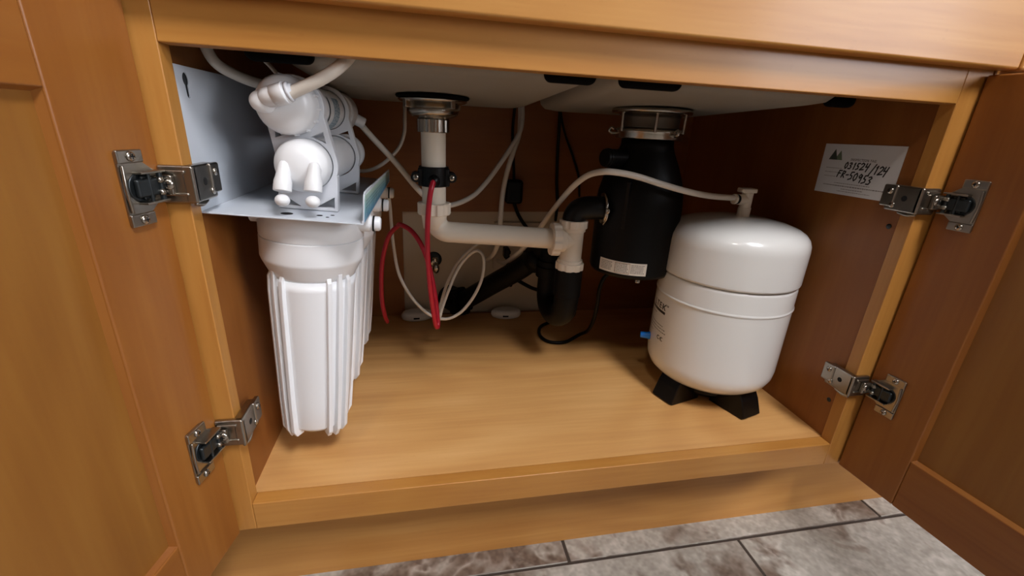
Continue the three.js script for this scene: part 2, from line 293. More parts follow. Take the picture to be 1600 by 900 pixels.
// neighbours of the sink cabinet and the counter over all three
function neighbour(x0, x1, name, label) {
  const t = thing(name, label, 'cabinet');
  mesh('carcass', grain(box(x0, x1, -RB, 0.655, BACK - 0.008, 0, 0.001), 1), M.frame, t);
  const a = x0 + 0.006, b = x1 - 0.006;
  mesh('door', grain(box(a, b, -0.0383, 0.529, 0.0005, 0.0195, 0.003), 1), M.door, t);
  mesh('drawer', grain(box(a, b, 0.536, 0.648, 0.0005, 0.0195, 0.003), 0), M.frame, t);
  return t;
}
neighbour(-1.0, -0.4578, 'base_cabinet', 'closed maple base cabinet left of the open sink cabinet');
neighbour(0.4588, 1.0, 'base_cabinet', 'closed maple base cabinet right of the open sink cabinet');
const SINK = { l: [-0.345, -0.018], r: [0.004, 0.312], z: [-0.425, -0.035] };
{
  const y0 = 0.655, y1 = 0.693, z0 = RZ0 + 0.001, z1 = 0.032;
  tag(mesh('countertop', [box(-1.0, SINK.l[0] - 0.02, y0, y1, z0, z1, 0.004), box(SINK.r[1] + 0.02, 1.0, y0, y1, z0, z1, 0.004), box(SINK.l[0] - 0.02, SINK.r[1] + 0.02, y0, y1, z0, SINK.z[0] - 0.03, 0.004), box(SINK.l[0] - 0.02, SINK.r[1] + 0.02, y0, y1, SINK.z[1] + 0.02, z1, 0.004)], M.granite), 'dark stone countertop above the sink cabinet', 'countertop');
}
// ---------------------------------------------------------------- sink: two tapered bowls seen from below
function bowlGeo(x0, x1, z0, z1) {
  const slope = z => 0.4775 + (z + 0.41) * 0.043;                    // bottom rises to the front
  const ringAt = (inset, yf, r) => {
    const pts = [], ax = x0 + inset, bx = x1 - inset, az = z0 + inset, bz = z1 - inset, n = 8;
    for (const [cx, cz, t0] of [[bx - r, bz - r, 0], [ax + r, bz - r, 90], [ax + r, az + r, 180], [bx - r, az + r, 270]]) for (let i = 0; i <= n; i++) { const t = (t0 + 90 * i / n) * DEG, X = cx + r * Math.cos(t), Z = cz + r * Math.sin(t); pts.push([X, yf(Z), Z]); }
    return pts;
  };
  const bot = k => z => slope(z) + k;
  const rings = [ringAt(0.09, bot(0), 0.02), ringAt(0.022, bot(0.0005), 0.03), ringAt(0.010, bot(0.003), 0.034), ringAt(0.003, bot(0.010), 0.038), ringAt(0, bot(0.022), 0.04), ringAt(-0.012, () => 0.640, 0.045), ringAt(-0.03, () => 0.645, 0.05), ringAt(-0.03, () => 0.654, 0.05), ringAt(0.004, () => 0.654, 0.04), ringAt(0.014, bot(0.03), 0.036), ringAt(0.03, bot(0.010), 0.03), ringAt(0.09, bot(0.009), 0.02)];
  const v = [], idx = [], n = rings[0].length; let base = 0;
  for (const r of rings) for (const p of r) v.push(...p);
  for (let k = 0; k < rings.length - 1; k++) for (let i = 0; i < n; i++) { const a = k * n + i, b = k * n + (i + 1) % n; idx.push(a, a + n, b, b, a + n, b + n); }
  const cap = (k, flip) => { const c = [0, 0, 0]; for (const p of rings[k]) p.forEach((q, i) => c[i] += q / n); const ci = v.length / 3; v.push(...c); for (let i = 0; i < n; i++) { const a = k * n + i, b = k * n + (i + 1) % n; flip ? idx.push(ci, b, a) : idx.push(ci, a, b); } };
  cap(0, false); cap(rings.length - 1, true);
  const g = new THREE.BufferGeometry(); g.setAttribute('position', new THREE.Float32BufferAttribute(v, 3)); g.setIndex(idx); g.computeVertexNormals();
  g.setAttribute('uv', new THREE.Float32BufferAttribute(new Float32Array(v.length / 3 * 2), 2)); return g;
}
const sink = thing('kitchen_sink', 'pale grey composite sink, two bowls hanging under the counter', 'sink');
mesh('bowl', bowlGeo(SINK.l[0], SINK.l[1], ...SINK.z), M.sink, sink);
mesh('bowl', bowlGeo(SINK.r[0], SINK.r[1], ...SINK.z), M.sink, sink);
for (const [x, z, w] of [[-0.052, -0.033, 0.028], [0.040, -0.034, 0.036], [-0.335, -0.035, 0.030], [0.335, -0.08, 0.02]]) mesh('rubber_pad', new RoundedBoxGeometry(w * 2, 0.018, 0.02, 4, 0.008).translate(x, 0.501, z), M.rubber, sink);
mesh('bottom_rib', [box(-0.305, -0.20, 0.4865, 0.4885, -0.203, -0.199, 0.0006)], M.sink, sink);

// ---------------------------------------------------------------- strainer and white waste pipe under the left bowl
const DX = -0.1905, DZ = -0.262;
{
  const t = thing('basket_strainer', 'chrome basket strainer under the left sink bowl', 'sink strainer', [DX, 0, DZ]);
  mesh('gasket', lathe([[0, 0.4845], [0.053, 0.4845], [0.0545, 0.4825], [0.053, 0.480], [0, 0.480]]), M.rubber, t);
  mesh('lock_nut', [lathe([[0, 0.480], [0.050, 0.480], [0.051, 0.4775], [0.048, 0.475], [0.040, 0.4725], [0, 0.4725]]), ...[0, 1, 2, 3].map(k => box(-0.004, 0.004, 0.466, 0.478, 0.036, 0.050, 0.0015).rotateY(k * Math.PI / 2 + 0.6))], M.chrome, t);
  mesh('strainer_body', lathe([[0, 0.474], [0.0385, 0.474], [0.0385, 0.462], [0.036, 0.4575], [0.030, 0.4545], [0.024, 0.453], [0.021, 0.449], [0, 0.449]]), M.chrome, t);
  mesh('slip_nut', nut([0, 0.433, 0], [0, 0.452, 0], 0.0243, 10, 0.94), M.chrome, t);
}
const TX = 0.044, TZ = -0.25;
{
  const t = thing('waste_pipe', 'white plastic waste pipe running from left bowl across to tee', 'pipe');
  mesh('tailpiece', rod([DX, 0.296, DZ], [DX, 0.434, DZ], 0.0188), M.pvc, t);
  mesh('elbow_arm', [tube([[DX + 0.001, 0.316, DZ], [DX + 0.002, 0.300, DZ], [DX + 0.007, 0.2865, DZ], [DX + 0.017, 0.2795, DZ + 0.0005], [DX + 0.035, 0.2775, DZ + 0.001], [-0.07, 0.2735, -0.257], [0.030, 0.2685, TZ]], 0.0172, { rad: 24, seg: 60 }), turned([DX, 0.285, DZ], [DX, 1, DZ], [[0, 0], [0, 0.018], [0.022, 0.0205], [0.034, 0.0215], [0.034, 0]], 32)], M.pvc, t);
  mesh('slip_nut', nut([DX, 0.308, DZ], [DX, 0.3265, DZ], 0.0265, 9, 0.92), M.pvcNut, t);
  mesh('slip_nut', [nut([0.006, 0.2695, TZ - 0.0005], [0.021, 0.269, TZ], 0.0285, 8, 0.93), rod([0.021, 0.269, TZ], [0.030, 0.2687, TZ], 0.0215)], M.pvcNut, t);
  mesh('tee', [rod([TX, 0.222, TZ], [TX, 0.300, TZ], 0.0193), rod([0.020, 0.2688, TZ], [TX, 0.268, TZ], 0.0193)], M.pvc, t);
  mesh('slip_nut', [nut([TX, 0.290, TZ], [TX, 0.3035, TZ], 0.0243, 9, 0.94), rod([TX, 0.284, TZ], [TX, 0.291, TZ], 0.0215)], M.pvcNut, t);
  mesh('slip_nut', [nut([TX, 0.2155, TZ], [TX, 0.2285, TZ], 0.0248, 9, 0.95), rod([TX, 0.228, TZ], [TX, 0.234, TZ], 0.0218)], M.pvcNut, t);
}
{
  const t = thing('drain_trap', 'black plastic trap below white tee with sloping arm to wall', 'drain trap');
  const zb = -0.345;
  mesh('trap_bend', [tube([[TX, 0.219, TZ], [TX, 0.15, TZ - 0.001], [TX - 0.001, 0.128, TZ - 0.010], [TX - 0.004, 0.114, TZ - 0.030], [TX - 0.007, 0.111, TZ - 0.050], [TX - 0.008, 0.116, TZ - 0.075], [TX - 0.008, 0.132, zb + 0.004], [TX - 0.007, 0.16, zb], [TX - 0.006, 0.20, zb]], 0.0225, { rad: 24, seg: 80 }), rod([TX, 0.165, TZ], [TX, 0.2165, TZ], 0.0242)], M.abs, t);
  mesh('trap_collar', [rod([TX - 0.007, 0.170, zb], [TX - 0.007, 0.192, zb], 0.0275), rod([TX - 0.007, 0.188, zb], [TX - 0.007, 0.204, zb], 0.025)], M.abs, t);
  mesh('trap_arm', [tube([[TX - 0.006, 0.195, zb], [TX - 0.006, 0.214, zb - 0.002], [TX - 0.008, 0.226, zb - 0.008], [TX - 0.020, 0.219, zb - 0.024], [0.0, 0.179, -0.394], [-0.06, 0.1135, -0.456], [-0.130, 0.0375, -0.528]], 0.0225, { rad: 24, seg: 80 }), turned([0.024, 0.206, -0.367], [-0.06, 0.1135, -0.456], [[0, 0], [0, 0.0258], [0.030, 0.0258], [0.030, 0]], 28)], M.abs, t);
  mesh('wall_nut', [nut([-0.118, 0.0505, -0.516], [-0.136, 0.0405, -0.536], 0.034, 12, 0.9), rod([-0.131, 0.043, -0.531], [-0.152, 0.040, -0.574], 0.030)], M.abs, t);
}
// ---------------------------------------------------------------- garbage disposal under the right bowl
const GX = 0.158, GZ = -0.25;
{
  const t = thing('garbage_disposal', 'black cylindrical garbage disposal hanging under right sink bowl', 'garbage disposal', [GX, 0, GZ]);
  mesh('mount_flange', [lathe([[0, 0.4845], [0.062, 0.4845], [0.0635, 0.481], [0.0625, 0.4775], [0.052, 0.476], [0.049, 0.474], [0, 0.474]])], M.chrome, t);
  mesh('mount_neck', lathe([[0, 0.476], [0.047, 0.476], [0.046, 0.470], [0.0455, 0.458], [0.049, 0.453], [0, 0.452]]), M.galv, t);
  mesh('mount_ring', [lathe([[0, 0.4545], [0.051, 0.4545], [0.0545, 0.4525], [0.0545, 0.4485], [0.0525, 0.4475], [0.0535, 0.4405], [0.051, 0.4385], [0, 0.4385]]), ...[-60, 62, 180].map(d => tube([[0.052, 0.446, 0], [0.060, 0.4455, 0.001], [0.0645, 0.449, 0.001], [0.0615, 0.454, 0.001], [0.0575, 0.452, 0]].map(p => p), 0.0022, { seg: 20 }).rotateY((d - 90 + 76) * DEG))], M.chrome, t);
  for (const d of [-76, -18, 40, 160]) mesh('mount_screw', rod([0.0555 * Math.sin(d * DEG), 0.449, 0.0555 * Math.cos(d * DEG)], [0.0565 * Math.sin(d * DEG), 0.478, 0.0565 * Math.cos(d * DEG)], 0.0023), M.chrome, t);
  mesh('body', lathe([[0, 0.442], [0.0415, 0.442], [0.0425, 0.428], [0.046, 0.418], [0.055, 0.400], [0.064, 0.378], [0.0705, 0.352], [0.0725, 0.33], [0.0725, 0.300], [0.0715, 0.297], [0.0715, 0.222], [0.069, 0.216], [0, 0.213]], 64), M.disposal, t);
  mesh('body_seam', box(-0.003, 0.003, 0.300, 0.375, 0.066, 0.0735, 0.001).rotateY(-42 * DEG), M.blackPlastic, t);
  mesh('inlet_port', [rod([-0.040, 0.408, 0.012], [-0.083, 0.408, 0.026], 0.0135), rod([-0.074, 0.408, 0.023], [-0.079, 0.408, 0.0248], 0.0148)], M.blackPlastic, t);
  mesh('reset_button', rod([-0.012, 0.209, 0.061], [-0.012, 0.216, 0.060], 0.0045), M.chrome, t);
  const lt = canvasTexture(512, 96, (c, w, h) => {
    c.fillStyle = '#d9d0c2'; c.fillRect(0, 0, w, h);
    const r = rng(5);
    c.fillStyle = '#55504a';
    for (let b = 0; b < 3; b++) for (let l = 0; l < 6; l++) { let x = 16 + b * 168; const e = x + 130; while (x < e) { const q = 4 + r() * 14; c.fillRect(x, 14 + l * 12, q, 5); x += q + 4; } }
    c.strokeStyle = '#8a5a30'; c.lineWidth = 3; c.strokeRect(190, 8, 150, 80);
  });
  const az0 = -70 * DEG, az1 = -4 * DEG;
  const lg = merge(new THREE.CylinderGeometry(0.0724, 0.0724, 0.021, 40, 1, true, az0, az1 - az0), new THREE.CylinderGeometry(0.0716, 0.0716, 0.021, 40, 1, true, az0, az1 - az0)).translate(0, 0.2345, 0);
  const lb = mesh('rating_label', lg, std({ map: lt, roughness: 0.6 }), t); lb.userData.label = 'cream rating label wrapped round the bottom edge';
  // discharge elbow into the tee
  const el = mesh('discharge_elbow', [tube([[-0.052, 0.326, 0.012], [-0.082, 0.326, 0.010], [-0.098, 0.3245, 0.006], [-0.1085, 0.319, 0.002], [TX - GX, 0.308, 0], [TX - GX, 0.296, 0]], 0.0195, { rad: 24, seg: 40 })], M.blackPlastic, t);
  mesh('elbow_flange', [turned([-0.066, 0.326, 0.012], [-0.080, 0.326, 0.0105], [[0, 0], [0, 0.026], [0.004, 0.0262], [0.006, 0.024], [0.006, 0]], 32), bake(screwGeo(0.005, 0.003), new THREE.Matrix4().makeRotationY(-60 * DEG)).translate(-0.071, 0.326, 0.0375), tube([[-0.070, 0.301, 0.024], [-0.0695, 0.312, 0.034], [-0.0695, 0.326, 0.0365]], 0.0016)], M.chrome, t);
}
// ---------------------------------------------------------------- drain saddle on the tailpiece
{
  const t = thing('drain_saddle', 'black clamp screwed round white tailpiece, red tube entering it', 'clamp', [DX, 0.368, DZ]);
  const s = new THREE.Shape(); s.absarc(0, 0, 0.0232, 0, Math.PI * 2, false); s.holes.push(circle(0, 0, 0.0186));
  mesh('clamp_band', [extrude(s, 0.030, 0.001, 24).rotateX(-Math.PI / 2).translate(0, -0.015, 0), ...[-1, 1].map(k => merge(box(k < 0 ? -0.0245 : 0.014, k < 0 ? -0.014 : 0.0245, -0.015, 0.013, -0.007, 0.014, 0.003), rod([k * 0.0275, -0.001, -0.008], [k * 0.0275, -0.001, 0.014], 0.0078))), turned([0, -0.004, 0.018], [0, -0.010, 0.04], [[0, 0], [0, 0.0095], [0.010, 0.0085], [0.012, 0.0]], 24)], M.blackPlastic, t);
  for (const k of [-1, 1]) { const sc = mesh('screw', screwGeo(0.0048, 0.003).translate(k * 0.0275, -0.001, 0.0138), M.chrome, t); mesh('screw_slot', crossGeo(0.0048, 0.003).translate(k * 0.0275, -0.001, 0.0138), M.hole, sc); }
}
// ---------------------------------------------------------------- reverse-osmosis filter unit on the left side
const TILT = -4.1 * DEG;
{
  const t = thing('water_filter', 'white reverse osmosis filter unit on a steel bracket, three canisters below', 'water filter', [-0.421, 0.3535, 0]);
  const tm = new THREE.Matrix4().makeRotationZ(TILT);
  const put = (n, g, mt, p = t) => mesh(n, bake(Array.isArray(g) ? merge(g) : g, tm), mt, p);
  // bracket: upright on the wall, shelf, upturned lip
  const br = group('bracket', t);
  { const s = poly([[0.0215, 0], [0.41, 0], [0.41, 0.131], [0.0215, 0.131]]);
    for (const z of [0.0405, 0.37]) { const p = new THREE.Path(); p.absarc(z, 0.1195, 0.0060, -55 * DEG, 235 * DEG, false); p.lineTo(z - 0.0026, 0.1065); p.absarc(z + 0.0004, 0.1065, 0.0030, 180 * DEG, 360 * DEG, false); p.closePath(); s.holes.push(p); }
    mesh('upright', extrude(s, 0.0016, 0.0003).rotateY(Math.PI / 2).translate(-0.0012, 0, 0), M.steel, br);
    const hk = mesh('keyhole_back', [box(-0.0033, -0.0016, 0.103, 0.1275, -0.0470, -0.034, 0)], M.dark, br); }
  const L = 0.1535;
  put('shelf', box(0, L - 0.001, -0.0016, 0, -0.41, -0.0215, 0.0004), M.steel, br);
  put('lip', [box(L - 0.0035, L - 0.0005, -0.0016, 0.003, -0.385, -0.0215, 0.0014), extrude(poly([[0.0215, 0.001], [0.385, 0.001], [0.385, 0.012], [0.372, 0.0225], [0.045, 0.0325], [0.030, 0.0325], [0.0225, 0.030], [0.0215, 0.026]]), 0.0016, 0.0003).rotateY(Math.PI / 2).translate(L - 0.002, 0, 0)], M.steel, br);
  for (const [x, z, r] of [[0.104, -0.046, 0.0032], [0.113, -0.040, 0.0018], [0.116, -0.052, 0.0022], [0.072, -0.043, 0.006]]) put('shelf_hole', rod([x, -0.0005, z], [x, 0.0002, z], r, 0.0001), M.hole, br);
  const lt = canvasTexture(1024, 96, (c, w, h) => {
    const g = c.createLinearGradient(0, 0, 0, h); g.addColorStop(0, '#b9d2c4'); g.addColorStop(0.45, '#7fb4bd'); g.addColorStop(1, '#2f7fae'); c.fillStyle = g; c.fillRect(0, 0, w, h);
    const r = rng(77); c.strokeStyle = 'rgba(235,245,250,0.8)'; c.lineWidth = 3;
    for (let i = 0; i < 26; i++) { c.beginPath(); const x = 20 + r() * 970, y = 52 + r() * 36; c.moveTo(x, y); c.lineTo(x + 10 + r() * 26, y - 10 - r() * 14); c.stroke(); }
    c.fillStyle = 'rgba(40,90,110,0.75)'; for (let l = 0; l < 3; l++) { let x = 30; while (x < 700) { const q = 5 + r() * 16; c.fillRect(x, 22 + l * 13, q, 5); x += q + 5; } }
  });
  { const g = box(0, 0.0004, 0.0015, 0.0295, -0.370, -0.0235, 0); const p = g.attributes.position, uv = g.attributes.uv; for (let i = 0; i < p.count; i++) { uv.setXY(i, (-0.0235 - p.getZ(i)) / 0.3465, (p.getY(i) - 0.0015) / 0.028); const zz = p.getZ(i); if (p.getY(i) > 0.02 && zz < -0.3) p.setY(i, 0.0205); }
    const lb = put('label_strip', g.translate(L - 0.0004, 0, 0), std({ map: lt, roughness: 0.35 }), br); lb.userData.label = 'blue-green printed label strip'; }
  // canisters: head, collar and ribbed sump
  const lx = 0.0845;
  const sumpG = lathe([[0, -0.3035], [0.022, -0.303], [0.034, -0.299], [0.0395, -0.292], [0.0425, -0.25], [0.0485, -0.095], [0.0492, -0.082], [0, -0.082]], 64);
  const collarG = lathe([[0, -0.034], [0.0578, -0.034], [0.0586, -0.0352], [0.0586, -0.058], [0.0572, -0.0625], [0.0495, -0.079], [0.048, -0.083], [0, -0.083]], 64);
  const headG = merge(lathe([[0, -0.002], [0.0555, -0.002], [0.0565, -0.004], [0.0565, -0.016], [0.0585, -0.018], [0.0585, -0.0325], [0.0572, -0.0338], [0.0572, -0.0352], [0, -0.0352]], 64));
  const finG = []; for (let k = 0; k < 4; k++) for (let j = -1; j <= 1; j++) {
    const s = poly([[0.030, -0.3075 + Math.abs(j) * 0.003], [0.0415, -0.3075 + Math.abs(j) * 0.003], [0.0465, -0.296], [0.0488, -0.25], [0.0535, -0.10], [0.0530, j === 0 ? -0.073 : -0.082], [0.046, -0.066], [0.030, -0.066]]);
    finG.push(extrude(s, 0.0055, 0.0008).translate(0, 0, -0.00275).rotateY(-(90 - 45 - k * 90 - j * 14.5) * DEG)); }
    const CZ = [-0.1, -0.228, -0.352];
  CZ.forEach((z, i) => {
    const c = group('canister', t), at = g => bake(g, new THREE.Matrix4().multiplyMatrices(tm, new THREE.Matrix4().makeTranslation(lx, 0, z)));
    mesh('head', at(headG), M.white, c); mesh('collar', at(collarG), M.white, c); mesh('sump', at(sumpG), M.white, c); for (const f of finG) mesh('rib', at(f), M.white, c);
    // side port with its white push-in fitting
    const zf = [0.010, 0.010, 0.010][i];
    mesh('port_fitting', at(merge(rod([0.050, -0.014, zf], [0.068, -0.014, zf], 0.0105), rod([0.066, -0.014, zf], [0.080, -0.014, zf], 0.0088, 0.002), rod([-0.050, -0.012, zf], [-0.064, -0.012, zf], 0.010))), M.white, c);
    mesh('fitting_ring', at(turned([0.0705, -0.014, zf], [1, -0.014, zf], [[0, 0], [0, 0.0096], [0.0022, 0.0096], [0.0022, 0]], 24)), M.hole, c);
  });
  // membrane housing (upper) and inline post filter (lower)
  const ux = 0.0740, uy = 0.108, px = 0.0865, py = 0.0500;
  const mh = group('membrane_housing', t);
  put('tube', turned([ux + 0.001, uy, -0.066], [ux + 0.008, uy, -0.28], [[0, 0], [0, 0.0245], [0.214, 0.0245], [0.214, 0]], 40), M.white, mh);
  put('end_cap', [turned([ux - 0.001, uy, -0.038], [ux + 0.001, uy, -0.100], [[0, 0], [0, 0.012], [0.002, 0.020], [0.006, 0.0255], [0.012, 0.0283], [0.030, 0.0285], [0.032, 0.0275], [0.032, 0]], 48), ...[...Array(14)].map((_, k) => rod([ux + 0.0285 * Math.cos(k * 0.4488), uy + 0.0285 * Math.sin(k * 0.4488), -0.054], [ux + 0.0005 + 0.0285 * Math.cos(k * 0.4488), uy + 0.0285 * Math.sin(k * 0.4488), -0.068], 0.0014, 0.0008, 8))], M.white, mh);
  put('end_cap', turned([ux + 0.007, uy, -0.262], [ux + 0.009, uy, -0.318], [[0, 0], [0, 0.0262], [0.004, 0.0275], [0.040, 0.0275], [0.050, 0.022], [0.055, 0.012], [0.055, 0]], 48), M.white, mh);
  put('elbow_fitting', [tube([[ux - 0.011, uy + 0.005, -0.046], [ux - 0.010, uy + 0.005, -0.031], [ux - 0.003, uy + 0.0065, -0.0265], [ux + 0.006, uy + 0.0095, -0.026]], 0.0092, { rad: 20, seg: 30 }), turned([ux - 0.004, uy + 0.0065, -0.0265], [ux + 0.018, uy + 0.015, -0.025], [[0, 0], [0, 0.0096], [0.011, 0.0102], [0.0125, 0.0098], [0.0125, 0]], 24), new THREE.SphereGeometry(0.0105, 24, 16).scale(1.15, 1, 0.9).translate(ux - 0.0155, uy + 0.0005, -0.034)], M.white, mh);
  put('collet', [turned([ux + 0.0085, uy + 0.0115, -0.0256], [ux + 0.020, uy + 0.016, -0.025], [[0, 0], [0, 0.0088], [0.002, 0.0092], [0.0035, 0.0088], [0.0035, 0.0068], [0.006, 0.0068], [0.006, 0]], 24)], M.clip, mh);
  put('elbow_fitting', [rod([ux + 0.028, uy - 0.006, -0.300], [ux + 0.045, uy - 0.013, -0.304], 0.0085, 0.0015), rod([ux + 0.012, uy - 0.002, -0.300], [ux + 0.030, uy - 0.007, -0.300], 0.008)], M.white, mh);
  const mt = canvasTexture(256, 128, (c, w, h) => { c.fillStyle = '#e4e6e6'; c.fillRect(0, 0, w, h); const g = c.createLinearGradient(0, 30, 0, h); g.addColorStop(0, '#8fa9b8'); g.addColorStop(1, '#4d7287'); c.fillStyle = g; c.fillRect(0, 34, w, 72); const r = rng(3); c.fillStyle = '#d5dde0'; for (let l = 0; l < 4; l++) for (let x = 12; x < 230;) { const q = 5 + r() * 16; c.fillRect(x, 44 + l * 14, q, 5); x += q + 6; } });
  { const g = new THREE.CylinderGeometry(0.0248, 0.0248, 0.085, 40, 1, true, -0.9, 2.6); g.rotateX(Math.PI / 2).rotateZ(0.5).translate(ux + 0.0045, uy, -0.165); put('label_wrap', g, std({ map: mt, roughness: 0.4, side: THREE.DoubleSide }), mh).userData.label = 'blue printed label round the housing'; }
  const pf = group('post_filter', t);
  put('tube', turned([px, py, -0.052], [px + 0.007, py, -0.30], [[0, 0], [0, 0.0262], [0.248, 0.0262], [0.248, 0]], 48), M.white, pf);
  put('end_cap', turned([px, py, -0.034], [px, py, -0.30], [[0, 0], [0.0003, 0.006], [0.0022, 0.0135], [0.006, 0.020], [0.012, 0.0252], [0.018, 0.0272], [0.034, 0.0272], [0.035, 0.0262], [0.035, 0]], 48), M.white, pf);
  put('end_cap', turned([px + 0.006, py, -0.268], [px + 0.0075, py, -0.318], [[0, 0], [0, 0.0272], [0.030, 0.0272], [0.038, 0.024], [0.046, 0.014], [0.048, 0]], 48), M.white, pf);
  for (const [ex, top, bot] of [[px - 0.0135, 0.0500, 0.0205], [px + 0.0155, 0.0520, 0.0215]]) {
    put('elbow_fitting', [turned([ex, top + 0.001, -0.0375], [ex - 0.0005, bot, -0.0275], [[-0.004, 0], [-0.0035, 0.003], [-0.001, 0.0052], [0.004, 0.0062], [0.012, 0.0072], [0.017, 0.0086], [0.0262, 0.0088], [0.0268, 0.0080], [0.0268, 0]], 28), rod([ex, top - 0.004, -0.050], [ex, top - 0.004, -0.036], 0.0060, 0.002)], M.white, pf);
    put('collet_plug', new THREE.SphereGeometry(0.0072, 24, 16).scale(1, 0.85, 1).translate(ex, bot - 0.0035, -0.0262), M.white, pf);
  }
  // double clips holding both cylinders, standing on the shelf
  for (const z of [-0.076, -0.215]) {
    const k = (-0.04 - z) * 0.03, U = [ux + 0.001 + k, uy], P = [px + k, py], o = new THREE.Shape(), Ro = 0.0305;
    const Ru = 0.0250, Rp = 0.0268;
    // outline: right flank, over the upper ring, left flank, feet
    o.moveTo(P[0] - 0.031, 0.0005); o.lineTo(P[0] + 0.031, 0.0005); o.lineTo(P[0] + 0.031, P[1] - 0.01);
    o.absarc(P[0], P[1], 0.0318, -18 * DEG, 12 * DEG, false);
    o.lineTo(U[0] + 0.0298, U[1] - 0.008); o.absarc(U[0], U[1], 0.0302, -12 * DEG, 192 * DEG, false);
    o.lineTo(P[0] - 0.0312, P[1] + 0.006); o.absarc(P[0], P[1], 0.0318, 168 * DEG, 198 * DEG, false); o.closePath();
    o.holes.push(circle(...U, Ru), circle(...P, Rp));
    const mid = [(U[0] + P[0]) / 2, (U[1] + P[1]) / 2 + 0.0005];
    const tri = (pts) => o.holes.push(new THREE.Path(pts.map(q => new THREE.Vector2(...q))));
    tri([[mid[0] + 0.0105, mid[1] - 0.0003], [mid[0] + 0.0225, mid[1] + 0.0055], [mid[0] + 0.0255, mid[1] - 0.0055]]);
    tri([[mid[0] - 0.0125, mid[1] + 0.0003], [mid[0] - 0.0245, mid[1] - 0.0045], [mid[0] - 0.0245, mid[1] + 0.0062]]);
    tri([[P[0] + 0.0275, 0.004], [P[0] + 0.0275, 0.0165], [P[0] + 0.008, 0.004]]);
    tri([[P[0] - 0.0275, 0.004], [P[0] - 0.008, 0.004], [P[0] - 0.0275, 0.0165]]);
    put('mounting_clip', [extrude(o, 0.013, 0.0008, 32).translate(0, 0, z - 0.0065)], M.clip);
  }
  // auto shut-off block and its tubing stub behind the lower filter, seen dark under it
  put('shutoff_block', [box(0.045, 0.075, 0, 0.024, -0.205, -0.150, 0.004), rod([0.050, 0.012, -0.150], [0.050, 0.012, -0.115], 0.006)], M.white);
}
